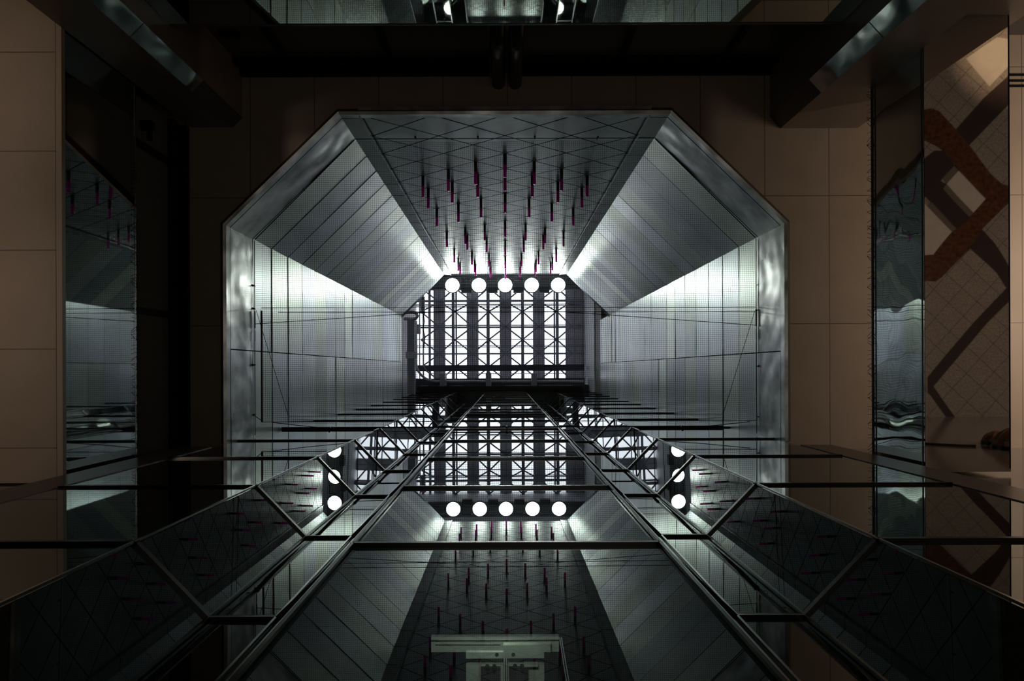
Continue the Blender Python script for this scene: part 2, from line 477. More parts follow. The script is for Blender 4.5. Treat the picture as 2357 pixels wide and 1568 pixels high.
# stone inlays of the floor (seen mirrored in the soffit)
def inlay(pts, m, k):
    b = MB()
    pl = [at(x, y, FV) for x, y in pts]
    b.prism([(p[0], p[1]) for p in pl], FLOOR, FLOOR + 0.002 * k)
    b.build('stone_inlay', m, fl)
inlay([(2227, 139), (2298, 91), (2340, 98), (2400, 60), (2400, 110), (2345, 133), (2280, 204)], M['inlay_white'], 2)
inlay([(2202, 301), (2267, 230), (2318, 184), (2345, 140), (2400, 110), (2400, 180), (2329, 240), (2232, 339)], M['inlay_dark'], 2)
inlay([(2100, 400), (2132, 365), (2152, 350), (2172, 350), (2199, 386), (2172, 414), (2162, 427), (2134, 452), (2100, 480)], M['inlay_dark'], 2)
inlay([(2100, 395), (2132, 405), (2181, 427), (2232, 504), (2203, 531), (2134, 460), (2100, 430)], M['inlay_dark'], 3)
inlay([(2209, 397), (2270, 462), (2242, 495), (2181, 427)], M['inlay_white'], 3)
inlay([(2171, 414), (2198, 386), (2209, 397), (2181, 427)], M['inlay_grey'], 4)
inlay([(2172, 438), (2181, 427), (2242, 495), (2232, 504)], M['inlay_grey'], 5)
inlay([(2134, 478), (2194, 539), (2167, 569), (2149, 591), (2134, 592), (2100, 592), (2100, 440)], M['inlay_white'], 3)
inlay([(2134, 478), (2145, 469), (2203, 531), (2194, 539)], M['inlay_grey'], 5)
inlay([(2110, 270), (2130, 257), (2145, 254), (2163, 260), (2194, 293), (2232, 339), (2279, 401), (2307, 427), (2330, 434), (2350, 440), (2350, 455), (2330, 465), (2261, 532), (2233, 577), (2169, 642), (2154, 652), (2134, 651), (2105, 645), (2105, 600), (2134, 592), (2149, 591), (2167, 569), (2192, 539), (2203, 531), (2232, 504), (2241, 495), (2270, 462), (2209, 397), (2199, 386), (2172, 350), (2155, 339), (2130, 327), (2100, 320)], M['inlay_red'], 6)
inlay([(2233, 577), (2261, 532), (2289, 563), (2307, 590), (2330, 631), (2350, 660), (2330, 690), (2270, 750), (2148, 893), (2204, 972), (2183, 972), (2134, 905), (2134, 872), (2238, 750), (2317, 668), (2294, 633)], M['inlay_dark'], 4)

b = MB()
for s, nm in ((-1, 'wall_lobby_left'), (1, 'wall_lobby_right')):
    b = MB(); b.box(*sorted((s * 22, s * 22.3)), -16, 9, FLOOR, ZC); struct(b.build(nm, M['wall_stone']))
b = MB(); b.box(-22, 22, -16.3, -16, FLOOR, ZC); struct(b.build('wall_lobby_front', M['wall_stone']))
b = MB(); b.box(XS + 0.06, 22, 1.38, 1.7, FLOOR, ZC); struct(b.build('wall_back_right', M['wall_stone']))
b = MB(); b.box(-22, -XS - 0.06, 1.38, 1.7, FLOOR, ZC); struct(b.build('wall_back_left', M['wall_stone']))
b = MB(); b.box(XS + 0.03, 5.29, 1.24, 1.38, FLOOR, 10.6); struct(b.build('trim_7', M['pilaster']))
b = MB(); b.box(-5.29, -XS - 0.03, 1.24, 1.38, FLOOR, 10.6); struct(b.build('trim_8', M['pilaster']))
# bulkhead over the right-hand lobby and its air slots
b = MB(); b.box(6.7, 22, -6.6, -5.72, 9.2, ZC); struct(b.build('wall_bulkhead', M['pier_dark']))
b = MB()
for y_ in (-5.03, -4.93, -4.84): b.box(6.9, 12, y_ - 0.018, y_ + 0.018, ZC - 0.02, ZC + 0.01)
tag(b.build('air_slot', M['window_frame']), 'three thin black air slots in the beige ceiling beside the top right corner', 'air vent')
# dark walls behind windows
b = MB(); b.box(-8, 6.7, -6.4, -6.2, FLOOR, ZC); struct(b.build('wall_behind_windows_front', M['dark_wall']))
b = MB(); b.box(-8.2, -8, -6.4, 1.38, FLOOR, ZC)
b.v = [(x, y, z) for x, y, z in b.v]; 
# only above the left soffit
b = MB(); b.box(-8.2, -8, -6.2, 1.38, 8.6, ZC); struct(b.build('wall_behind_windows_left', M['dark_wall']))

# ---------------------------------------------------------------- upper box of the atrium and its roof
b = MB(); b.box(-5.7, -5.4, -5.0, 1.6, ZT, ZR + 0.6); struct(b.build('wall_upper_left', M['white_panel']))
b = MB(); b.box(-5.7, 5.6, -5.3, -4.95, ZT, ZR + 0.6); struct(b.build('wall_upper_front', M['white_panel']))
b = MB(); b.box(XS, 4.98, -5.0, 1.6, 35.0, ZR + 0.6)
b.prism([(XS, -2.5), (4.9, -2.4), (4.9, -5.0), (2.9, -5.0), (2.9, -4.7), (3.2, -4.06)][::-1], 35.0, ZR - 0.3) if False else None
wr = struct(b.build('wall_upper_right', M['white_panel']))
b = MB(); b.box(XS + 0.06, 5.0, -5.0, 1.6, 32.82, 34.98); struct(b.build('wall_recess_right', M['olive']))
# solid shell behind everything above the lobby ceiling
b = MB()
b.box(-6.1, -5.7, -5.7, 7.8, ZC + .2, ZR + 0.9); b.box(5.6, 6.0, -5.7, 7.8, ZC + .2, ZR + 0.9)
b.box(-6.1, 6.0, -5.7, -5.3, ZC + .2, ZR + 0.9); b.box(-6.1, 6.0, 7.5, 7.8, FLOOR, ZR + 0.9)
struct(b.build('wall_shell', M['dark_wall']))
# interior of the lift shaft
b = MB(); b.box(-XS - 0.25, -XS - 0.02, 1.32, 7.6, FLOOR, 38); struct(b.build('wall_lift_left', M['dark_wall']))
b = MB(); b.box(XS + 0.02, XS + 0.25, 1.32, 7.6, FLOOR, 38); struct(b.build('wall_lift_right', M['dark_wall']))
b = MB(); b.box(-4.7, 4.7, 5.2, 5.4, FLOOR, 38); struct(b.build('wall_lift_back', M['dark_wall']))
b = MB(); b.box(-5.7, 5.6, 0.90, 7.8, 37.3, ZR + 1.0); struct(b.build('ceiling_lift_head', M['dark_paint']))

# skylight
sky = thing('skylight', 'bright glazed roof with grey girders and crossing braces at the top of the shaft', 'skylight', (0, -2, ZR))
for px, wd in ((1011.5, 27), (1088, 27), (1164, 27), (1240.5, 27), (1323, 42)):
    x = (px - CX) * ZR / F; hw = wd * ZR / F / 2
    b = MB(); b.box(x - hw, x + hw, -4.93, 0.88, ZR + 0.02, ZR + 0.30)
    g = b.build('wide_girder', M['girder'], sky)
    b = MB(); b.box(x - 0.03, x + 0.03, -4.93, 0.88, ZR - 0.02, ZR + 0.02)
    for e in (-1, 1): b.box(x + e * (hw - 0.05) - 0.03, x + e * (hw - 0.05) + 0.03, -4.93, 0.88, ZR - 0.03, ZR + 0.02)
    b.build('flange', M['grey_paint'], g)
for px, wd in ((1044, 6.5), (1051, 3.5), (1124, 7.5), (1203, 7.0), (1276, 3.5), (1282.5, 6.5), (990, 5.0), (975.5, 3.0), (967, 2.0)):
    x = (px - CX) * ZR / F; hw = wd * ZR / F / 2
    b = MB(); b.box(x - hw, x + hw, -4.93, 0.88, ZR - 0.25, ZR - 0.03); b.build('narrow_beam', M['grey_paint'], sky)
for py, wd in ((693, 5.0), (701.2, 2.0), (704.6, 2.0), (718.5, 1.8), (749.2, 2.0), (753.6, 4.0), (781.5, 1.8), (795.6, 1.6), (798.8, 2.0), (814.5, 3.5)):
    y = (py - CY) * ZR / F; hw = wd * ZR / F / 2
    b = MB(); b.box(-5.4, XS, y - hw, y + hw, ZR - 0.12, ZR + 0.0); b.build('purlin', M['grey_paint'], sky)
def zpx(zx, zy): return (900 + zx * 0.2424, 550 + zy * 0.2424)
wx = [310 - 0, 460, 775, 1090, 1405, 1720]; nx = [287, 610, 930, 1250, 1575]
wxs = [460, 775, 1090, 1405, 1720]; wy = [340, 597, 835, 1090, 1345]; nyy = [465, 690, 957, 1215]
br = 0
for i, x in enumerate(wxs):
    for j in range(len(nyy)):
        for side in (0, 1):
            xi = nx[i] if side == 0 else (nx[i + 1] if i + 1 < len(nx) else None)
            if xi is None: continue
            for yy in (wy[j], wy[j + 1]):
                p = at(*zpx(x, yy), ZR - 0.3); q = at(*zpx(xi, nyy[j]), ZR - 0.3)
                b = MB(); b.bar(p, q, 0.085, 0.05); b.build('brace', M['grey_paint'], sky)
b = MB(); b.poly([(-5.4, -4.95, ZR + 0.5), (XS, -4.95, ZR + 0.5), (XS, 0.9, ZR + 0.5), (-5.4, 0.9, ZR + 0.5)]); b.build('glazing', M['roof_glass'], sky)

# big cross beam and the beams over the lift head
def crossbeam(name, x0, x1, y0, y1, Z, m, label, h=0.35):
    a = at(x0, y0, Z); c = at(x1, y1, Z)
    b = MB(); b.box(a[0], c[0], a[1], c[1], Z, Z + h)
    return tag(b.build(name, m), label, 'beam')
crossbeam('cross_beam', 957, 1345, 840, 854, 38.0, M['dark_paint'], 'deep dark beam crossing under the skylight, the one with glass on both sides')
crossbeam('cross_beam', 955, 1346, 871, 887, 37.6, M['dark_paint'], 'deep dark beam at the edge of the skylight carrying the cleaning rail', h=0.3)
crossbeam('side_beam', 937.5, 954.5, 735, 906, 34.0, M['grey_paint'], 'wide grey beam running along the left edge of the skylight')
crossbeam('steel_bracket', 934, 960, 809, 824, 33.8, M['girder'], 'pale bracket clasping the grey beam left of the skylight', h=0.15)
crossbeam('junction_box', 960, 967, 746, 768, 36, M['girder'], 'small grey box on the rail left of the skylight', h=0.3)
# window-cleaning rail
rl = thing('cleaning_rail', 'curved grey rail turning the lower left corner under the skylight', 'rail', at(957, 740, 36.5))
def px_curve(pts, Z): return [at(x, y, Z) for x, y in pts]
arc = [(957.4 + 45 * (1 - math.cos(t)), 832 + 45 * math.sin(t)) for t in [i * PI / 2 / 12 for i in range(13)]]
b = MB(); b.tube(px_curve([(957.4, 738)] + arc + [(1344, 878.5)], 36.5), 0.07, 8); b.build('outer_tube', M['girder'], rl)
arc2 = [(975 + 26 * (1 - math.cos(t)), 836 + 24 * math.sin(t)) for t in [i * PI / 2 / 10 for i in range(11)]]
b = MB(); b.tube(px_curve([(975, 738)] + arc2 + [(1342, 860.4)], 36.5), 0.022, 6); b.build('inner_tube', M['girder'], rl)
for px in (1018, 1124, 1230):
    a = at(px - 6, 861 if px != 1124 else 862, 36.3); c = at(px + 6, 889, 36.3)
    b = MB(); b.box(a[0], c[0], a[1], c[1], 36.3, 37.5)
    if px == 1124: b.tube([(a[0] + 0.14, a[1], 36.25), (a[0] + 0.14, a[1], 37.5)], 0.15, 14)
    b.build('hanger', M['grey_paint'], rl)
# tray with light edge lines on the lift head
tr = thing('cable_tray', 'dull brown tray with pale rails above the top of the glass lift wall', 'tray', at(960, 888, 37))
b = MB()
a = at(960, 889, 37.0); c = at(1340, 898, 37.0); b.box(a[0], c[0], a[1], c[1], 37.0, 37.2); b.build('pan', M['tube'], tr)
for x0, x1 in ((968, 985), (1040, 1065), (1163, 1222), (1240, 1318)):
    p = at(x0, 887.5, 36.95); q = at(x1, 887.5, 36.95)
    b = MB(); b.bar(p, q, 0.03, 0.03); b.build('rail', M['girder'], tr)

# silver ducts in the left corner
d = thing('air_duct', 'silver flexible air duct bent in the corner left of the skylight', 'duct', at(945, 725, 33))
pts = [(929, 718), (950, 718), (958, 720), (962, 727), (957, 733), (945, 734), (930, 733)]
b = MB(); b.tube(px_curve(pts, 33), 0.085, 10); b.build('bend', M['duct'], d, True)
b = MB(); n = 24
b.tube([at(973 + random.uniform(-.5, .5), 682 + 40 * i / n, 34) for i in range(n + 1)], [0.13 + (0.02 if i % 2 else -0.02) for i in range(n + 1)], 12)
b.build('sleeve', M['duct'], d, True)
b = MB(); b.tube([at(x, y, 34) for x, y in ((975, 722), (977, 740), (974, 756), (978, 775), (976, 800))], 0.03, 6); b.build('hose', M['cable'], d)

# ---------------------------------------------------------------- floodlights
lamp_group = 'round floodlights in a row at the top of the shaft'
names = ['leftmost', 'second from the left', 'middle', 'second from the right', 'rightmost']
b = MB(); p = at(985, 640, 30.6); q = at(1346, 640, 30.6); b.bar(p, q, 0.10, 0.12)
tag(b.build('lamp_rail', M['dark_paint']), 'dark rail behind the five round floodlights', 'rail')
def flood(i, px):
    x, y, z = at(px, 656.5, 30.25)
    t = thing('floodlight', 'white glowing round floodlight, %s of the five in the row' % names[i], 'floodlight', (x, y, z), lamp_group)
    b = MB(); b.lathe([(0.335, z + 0.0), (0.36, z + 0.03), (0.36, z + 0.16), (0.22, z + 0.32), (0.05, z + 0.42)], x, y, 28); b.build('housing', M['dark_paint'], t, True)
    b = MB(); b.lathe([(0.02, z - 0.085), (0.14, z - 0.075), (0.25, z - 0.045), (0.32, z - 0.005), (0.33, z + 0.01)], x, y, 28); b.build('lens', M['lamp'], t, True)
    b = MB()
    for s in (-1, 1): b.bar((x + s * 0.38, y, z + 0.12), (x + s * 0.38, y - 0.33, z + 0.3), 0.04, 0.05)
    b.bar((x - 0.4, y - 0.33, z + 0.3), (x + 0.4, y - 0.33, z + 0.3), 0.05, 0.05)
    b.build('bracket', M['dark_paint'], t)
    return t
for i, px in enumerate((1042, 1103, 1163.5, 1224.5, 1285.5)): flood(i, px)
# ballast boxes between the lamps
for i, px in enumerate((1074, 1134, 1194, 1254)):
    x, y, z = at(px, 668, 31.3)
    b = MB(); b.box(x - 0.24, x + 0.24, y - 0.12, y + 0.12, z, z + 0.3)
    tag(b.build('ballast_box', M['dark_paint']), 'dark box between two floodlights, %s from the left' % ['first', 'second', 'third', 'fourth'][i], 'box', 'boxes between the floodlights')
# catwalk grating behind lamps
b = MB()
a = at(985, 634, 31.8); c = at(1346, 667, 31.8)
b.box(a[0], c[0], a[1], c[1], 31.8, 31.9)
for i in range(6):
    yy = a[1] + (c[1] - a[1]) * i / 5; b.bar((a[0], yy, 31.74), (c[0], yy, 31.74), 0.05, 0.08)
tag(b.build('lamp_catwalk', M['grey_paint']), 'dark maintenance catwalk behind the floodlights at the skylight edge', 'catwalk')

# ---------------------------------------------------------------- magenta rods on the diamond wall
cols = {-3: 'third column left of centre', -2: 'second column left of centre', -1: 'first column left of centre', 0: 'centre column', 1: 'first column right of centre', 2: 'second column right of centre', 3: 'third column right of centre'}
ordn = ['lowest', 'second', 'third', 'fourth', 'fifth', 'sixth', 'seventh', 'eighth']
def make_rod():
    t = thing('wall_rod', '', 'rod', (0, YF, ZJ))
    b = MB(); b.tube([(0, YF, ZJ), (0, YF + 0.24, ZJ)], 0.035, 10); b.build('sleeve', M['rod_dark'], t, True)
    b = MB(); b.tube([(0, YF + 0.24, ZJ), (0, YF + 0.49, ZJ)], 0.034, 10); b.build('tip', M['magenta'], t, True)
    b = MB(); b.tube([(0, YF, ZJ), (0, YF + 0.012, ZJ)], 0.05, 12); b.build('flange', M['grey_paint'], t)
    return t
rod0 = make_rod()
rod_z = {}
for base, sg in ((13.28, 1), (14.28, 1), (16.28, 1), (19.28, 1)):
    for k in range(-3, 4): rod_z.setdefault(k, []).append(base + sg * 0.5 * abs(k))
for k in range(-2, 3): rod_z[k].append(22.28 - 0.5 * abs(k))
for base in (25.28,):
    for k in range(-3, 4): rod_z[k].append(base - 0.5 * abs(k))
for base in (27.28, 28.28):
    for k in range(-3, 4): rod_z[k].append(base - 0.5 * abs(k))
used = False
for k in range(-3, 4):
    for n_, z in enumerate(sorted(rod_z[k])):
        if not used: r = rod0; used = True
        else:
            r = rod0.copy(); C.objects.link(r)
            for ch in list(rod0.children):
                c = ch.copy(); C.objects.link(c); c.parent = r
        r.location = (k * 0.62, YF, z + EYE)
        r['label'] = 'magenta-tipped rod, %s, %s one up from the lobby' % (cols[k], ordn[n_])
        r['group'] = 'magenta-tipped rods on the diamond-panelled wall'

# ---------------------------------------------------------------- glass lift wall
plan = [(-4.78, GYS), (-2.68, GYS), (-2.15, GY2), (-1.66, GY2), (-1.105, GY), (1.105, GY), (1.66, GY2), (2.15, GY2), (2.68, GYS), (4.76, GYS)]
levels = [4.71 + 2.285 * k for k in range(-2, 15)]
cw = thing('glass_lift_wall', 'folded reflective glass lift wall with black bars rising through the shaft', 'glass wall', (0, GY, FLOOR))
zl = [FLOOR] + levels
for i in range(len(plan) - 1):
    mb = MB()
    p0 = Vector((*plan[i], 0)); p1 = Vector((*plan[i + 1], 0)); d_ = (p1 - p0).normalized(); nr = Vector((d_.y, -d_.x, 0))
    for k in range(len(zl) - 1):
        t = random.uniform(-0.0016, 0.0016); u = random.uniform(-0.0010, 0.0010)
        if i == 4: t *= 0.35
        q = []
        for pp, z, s1, s2 in ((p0, zl[k], -1, -1), (p1, zl[k], 1, -1), (p1, zl[k + 1], 1, 1), (p0, zl[k + 1], -1, 1)):
            pt = pp + nr * (t * s2 + u * s1); q.append((pt.x, pt.y, z))
        mb.poly(q)
    mb.build('glass_pane', M['glass'], cw)
for z in levels:
    mb = MB(); er = MB()
    for i in range(len(plan) - 1):
        p, q = Vector((*plan[i], z)), Vector((*plan[i + 1], z))
        e = (q - p).normalized() * 0.02
        mb.bar(p - e + Vector((0, -0.008, 0)), q + e + Vector((0, -0.008, 0)), 0.034, 0.045)
        if i not in (0, 8): er.bar(p - e + Vector((0, -0.027, -0.014)), q + e + Vector((0, -0.027, -0.014)), 0.004, 0.010)
    tb = mb.build('transom', M['black_bar'], cw)
    er.build('edge_bead', M['steel_edge'], tb)
for i, p in enumerate(plan):
    if i in (0, 9): continue
    big = i in (4, 5)
    mb = MB(); r = 0.010 if big else 0.009
    off = -0.02
    mb.box(p[0] - r, p[0] + r, p[1] + off - r, p[1] + off + r, FLOOR, levels[-1])
    mu = mb.build('mullion', M['black_bar'] if big else M['steel_edge'], cw)
    if big or i in (2, 7):
        mb = MB(); s = 1 if p[0] > 0 else -1
        mb.box(p[0] + s * 0.024 - 0.003, p[0] + s * 0.024 + 0.003, p[1] - 0.02, p[1] - 0.012, FLOOR, levels[-1])
        mb.build('edge_bead', M['steel_edge'], mu)

# lift gear behind the glass
ZG = 5.6
def gp(px, py, Z=ZG): return at(px, py, Z)
gear = thing('lift_door_gear', 'pale metal lift door gear with rollers glowing behind the lowest central glass', 'lift machinery', at(1160, 1500, ZG))
def gbox(name, x0, x1, y0, y1, m, Z=ZG, h=0.05, parent=None):
    a = gp(x0, y0, Z); c = gp(x1, y1, Z); b = MB(); b.box(a[0], c[0], a[1], c[1], Z, Z + h); return b.build(name, m, parent or gear)
hd = gbox('header', 990, 1284, 1466, 1501, M['gear_plate'])
gbox('edge_fold', 990, 1284, 1474, 1477, M['tube'], ZG - 0.01, 0.01, hd)
gbox('edge_fold', 1000, 1150, 1484, 1486, M['tube'], ZG - 0.01, 0.01, hd)
gbox('cover', 1156, 1265, 1486, 1502, M['gear_plate'], ZG - 0.03, 0.03)
pl = gbox('track_plate', 1070, 1250, 1502, 1516, M['gear_plate'], ZG - 0.02)
for px in (1141, 1179):
    p = gp(px, 1508, ZG - 0.03); b = MB(); b.tube([p, (p[0], p[1], p[2] + 0.02)], 0.016, 12); b.build('hole', M['backing'], pl)
for px in (1158.3, 1163.2):
    gbox('door_edge', px - 1.4, px + 1.4, 1516, 1600, M['gear_plate'], ZG - 0.02)
for s, x0, x1 in ((-1, 1070, 1156), (1, 1166, 1250)):
    pn = gbox('hanger_plate', x0, x1, 1531, 1600, M['gear_plate'], ZG + 0.0)
    m0 = 1127 if s < 0 else 1191
    gbox('carriage', m0 - 22, m0 + 22, 1536, 1572, M['tube'], ZG - 0.03, 0.03, pn)
    for e in (-8, 8):
        p = gp(m0 + e, 1540, ZG - 0.05)
        b = MB(); b.tube([p, (p[0], p[1], p[2] + 0.05)], 0.020, 14); b.tube([(p[0], p[1], p[2] - 0.01), (p[0], p[1], p[2] + 0.01)], 0.008, 8)
        b.build('roller', M['black_bar'], pn)
        gbox('bolt', m0 + e - 1.2, m0 + e + 1.2, 1546, 1552, M['steel_edge'], ZG - 0.05, 0.02, pn)
    gbox('rod', m0 - 24, m0 - 23, 1523, 1560, M['gear_plate'], ZG - 0.03, 0.02, pn)
gbox('bracket', 1204, 1236, 1530, 1536, M['gear_plate'], ZG - 0.03)
gbox('bracket', 1204, 1236, 1538, 1542, M['backing'], ZG - 0.03)
b = MB(); b.tube([gp(1286, 1468), gp(1306, 1600)], 0.005, 6); b.tube([gp(1290, 1468), gp(1312, 1600)], 0.005, 6)
tag(b.build('lift_cable', M['grey_paint']), 'pair of thin slanting cables right of the lit lift door gear', 'cable')

# ---------------------------------------------------------------- piers at the two upper corners
def pier(name, pts, chamfer, Zs, wide=None, side='left'):
    b = MB(); b.prism(pts, FLOOR, ZC); o = b.build(name, M['pier']); struct(o)
    c0, c1 = Vector((*chamfer[0], 0)), Vector((*chamfer[1], 0))
    d_ = (c1 - c0).normalized(); n_ = Vector((d_.y, -d_.x, 0))
    if n_.dot(-c0) < 0: n_ = -n_
    a, c = c0 + n_ * 0.006, c1 + n_ * 0.006
    b = MB(); b.poly([(a.x, a.y, FLOOR), (c.x, c.y, FLOOR), (c.x, c.y, Zs - 1.62), (a.x, a.y, Zs - 1.62)])
    b.poly([(a.x, a.y, Zs - 1.60), (c.x, c.y, Zs - 1.60), (c.x, c.y, Zs), (a.x, a.y, Zs)])
    b.build('corner_strip', M['strip'], o)
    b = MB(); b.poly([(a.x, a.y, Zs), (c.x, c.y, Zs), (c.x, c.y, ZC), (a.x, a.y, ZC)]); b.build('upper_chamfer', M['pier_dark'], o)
    return o
pier('wall_pier_left', [(-5.38, -5.35), (-4.51, -5.35), (-4.51, -4.35), (-4.68, -4.18), (-5.38, -4.18)], ((-4.51, -4.35), (-4.68, -4.18)), 9.75)
pr = pier('wall_pier_right', [(4.56, -5.35), (5.40, -5.35), (5.40, -4.13), (4.74, -4.13), (4.56, -4.33)], ((4.56, -4.33), (4.74, -4.13)), 9.75)
b = MB(); b.box(5.4, 6.06, -5.35, -4.13, 9.62, ZC); b.build('upper_block', M['pier'], pr)
b = MB(); b.box(5.4, 6.7, -5.35, -4.54, FLOOR, 9.62); b.build('lower_block', M['pier'], pr)

# ---------------------------------------------------------------- mirror-clad beams round the opening
def spikes(parent, p0, p1, out, n, ln=0.16):
    b = MB(); p0 = Vector(p0); p1 = Vector(p1)
    for i in range(n):
        t = i / (n - 1); p = p0.lerp(p1, t)
        e = p + Vector((out[0] * ln, random.uniform(-0.06, 0.06) + 0.05 * math.sin(i * 0.9), out[2] * ln))
        b.bar(p, e, 0.005, 0.005)
    o = b.build('bird_spikes', M['spike'], parent); o['kind'] = 'stuff'; return o
# left beam
bl = thing('clad_beam', 'long beam left of the shaft, mirror steel side and warm beige underside', 'beam', (-5.4, -1.4, 7.93))
b = MB(); b.box(-8.6, -5.42, -6.1, 1.36, 7.97, 9.50); b.build('core', M['dark_wall'], bl)
b = MB(); b.poly([(-5.4, -6.1, 7.99), (-5.4, -6.1, 9.50), (-5.4, 1.36, 9.50), (-5.4, 1.36, 7.99)]); b.build('mirror_side', M['mirror'], bl)
b = MB(); b.box(-8.6, -5.47, -6.1, 1.36, 7.93, 7.98); b.build('soffit_panel', M['soffit'], bl)
b = MB(); b.box(-5.46, -5.39, -6.1, 1.36, 7.925, 7.99); b.build('edge_lip', M['lip'], bl)
b = MB(); b.box(-5.43, -5.395, -4.2, 1.36, 9.50, 9.53); b.build('top_edge', M['steel_edge'], bl)
spikes(bl, (-5.4, -3.0, 9.53), (-5.4, 1.3, 9.53), (0.35, 0, -0.5), 80, 0.12)
# right beam
brt = thing('clad_beam', 'long beam right of the shaft with wavy mirror side and mirror underside showing the floor', 'beam', (5.4, -1.4, 8.39))
b = MB(); b.box(5.43, 6.48, -4.54, 1.30, 8.41, 9.55); b.build('core', M['dark_wall'], brt)
b = MB(); b.poly([(5.4, -4.54, 8.40), (5.4, 1.30, 8.40), (5.4, 1.30, 9.57), (5.4, -4.54, 9.57)]); b.build('mirror_side', M['mirror_wavy'], brt)
b = MB(); b.poly([(5.4, -4.54, 8.39), (6.5, -4.54, 8.39), (6.5, 1.34, 8.39), (5.75, 1.34, 8.39), (5.62, 1.50 - 0.16, 8.39), (5.4, 1.30, 8.39)]); b.build('soffit_panel', M['soffit_mirror'], brt)
b = MB(); b.box(6.48, 6.5, -4.54, 1.3, 8.39, 9.57); b.build('outer_side', M['lip'], brt)
b = MB()
for z_ in (9.50, 8.44): b.box(5.392, 5.400, -4.54, 1.3, z_ - 0.006, z_ + 0.006)
b.box(5.385, 5.42, -4.54, 1.3, 9.57, 9.59); b.build('seam', M['dark_paint'], brt)
spikes(brt, (5.4, -4.3, 9.58), (5.4, 1.2, 9.58), (-0.35, 0, 0.25), 95, 0.16)
# front beam
bf = thing('clad_beam', 'mirror steel beam across the top of the picture reflecting the glass lift', 'beam', (0, -4.65, 8.2))
b = MB(); b.box(-4.5, 4.54, -5.0, -4.67, 6.9, 8.73); b.build('core', M['dark_wall'], bf)
b = MB(); b.poly([(-4.5, -4.65, 6.9), (4.54, -4.65, 6.9), (4.54, -4.65, 8.76), (-4.5, -4.65, 8.76)]); b.build('mirror_side', M['mirror_front'], bf)
b = MB(); b.box(-4.5, 4.54, -4.70, -4.64, 8.755, 8.785); b.build('top_edge', M['dark_paint'], bf)

# ---------------------------------------------------------------- clerestory windows
def window(name, axis, pos, a0, a1, z0, z1, mull, sgn_):
    """axis 'y': plane y=pos, running in x; axis 'x': plane x=pos, running in y"""
    def bx(b, u0, u1, d0, d1, z0_, z1_):
        if axis == 'y': b.box(u0, u1, *sorted((pos + sgn_ * d0, pos + sgn_ * d1)), z0_, z1_)
        else: b.box(*sorted((pos + sgn_ * d0, pos + sgn_ * d1)), u0, u1, z0_, z1_)
    b = MB(); bx(b, a0, a1, -0.03, 0.0, z0, z1); o = b.build(name, M['window_glass']); struct(o)
    b = MB(); bx(b, a0, a1, 0.0, 0.10, z1 - 0.42, z1 - 0.30); bx(b, a0, a1, 0.0, 0.16, z1 - 0.12, z1)
    bx(b, a0, a1, 0.02, 0.06, z1 - 0.3, z1 - 0.12)
    b.build('window_head', M['window_frame'], o)
    for m_ in mull:
        b = MB(); bx(b, m_ - 0.045, m_ + 0.045, 0.0, 0.07, z0, z1 - 0.3); b.build('mullion', M['window_frame'], o)
    return o
window('window_1', 'y', -5.20, -4.5, -0.25, 8.0, ZC, (-3.62, -1.90), 1)
window('window_2', 'y', -5.20, 0.28, 4.55, 8.0, ZC, (1.95, 3.66), 1)
window('window_3', 'x', -5.58, -4.18, 1.36, 9.0, ZC, (-3.45, -0.92), 1)
b = MB(); b.box(-0.25, 0.28, -5.35, -5.10, 8.0, ZC); struct(b.build('wall_between_windows', M['pier_dark']))
b = MB(); b.box(-4.6, 4.6, -5.40, -5.22, FLOOR, ZC); struct(b.build('wall_front_lower', M['dark_wall']))
for px, nm in ((1149.5, 'left'), (1188.5, 'right')):
    x = (px - CX) * 10.9 / F
    b = MB(); b.tube([(x, -4.93, 8.8), (x, -4.93, ZC)], 0.115, 20)
    tag(b.build('round_post', M['tube'], None, True), 'dark round post at the middle of the top windows, the %s one of the pair' % nm, 'post', 'pair of dark round posts between the top windows')
b = MB(); b.box(-3.75, -3.35, -4.9, -4.84, 10.2, 10.3)
# small dark door closer like arms on the windows
b = MB(); x, y, z = at(530, 97, 9.6); b.box(x - 0.12, x + 0.16, -4.98, -4.9, 9.5, 9.62)
tag(b.build('window_actuator', M['window_frame']), 'small black arm on the window beside the left pier', 'window fitting')
b = MB(); b.box(-5.56, -5.40, -3.83, -3.70, 9.95, 10.05); b.box(-5.50, -5.44, -3.83, -3.55, 10.0, 10.06)
tag(b.build('window_actuator', M['window_frame']), 'small black arm hanging inside the left side window', 'window fitting')

# ---------------------------------------------------------------- bird net
ZN = 12.29
def net_z(x, y): return ZN + 0.04 * math.sin(x * 1.3 + 0.5) * math.cos(y * 1.1) + 0.02 * math.sin(3 * x + 2 * y)
def hx_at(y):            # half width of the octagon at plan y
    if y < -2.48: return max(0.1, 2.82 + (y + 4.40) * (XS - 2.82) / 1.92)
    return XS
net = MB()
stp = 0.0385; tw = 0.0019
def strand(fn, t0, t1, seg=26):
    n = max(2, int(abs(t1 - t0) / 0.35)); pts = [fn(t0 + (t1 - t0) * i / n) for i in range(n + 1)]
    base = len(net.v)
    for i, p in enumerate(pts):
        dpt = Vector(pts[min(i + 1, n)]) - Vector(pts[max(i - 1, 0)]); dpt.normalize()
        sd = dpt.cross(Vector((0, 0, 1))).normalized() * tw
        p = Vector(p)
        net.v += [tuple(p - sd), tuple(p + sd), tuple(p - Vector((0, 0, tw * 1.6)))]
    for i in range(n):
        for a, c in ((0, 1), (1, 2), (2, 0)):
            net.f.append((base + i * 3 + a, base + i * 3 + c, base + i * 3 + 3 + c, base + i * 3 + 3 + a))
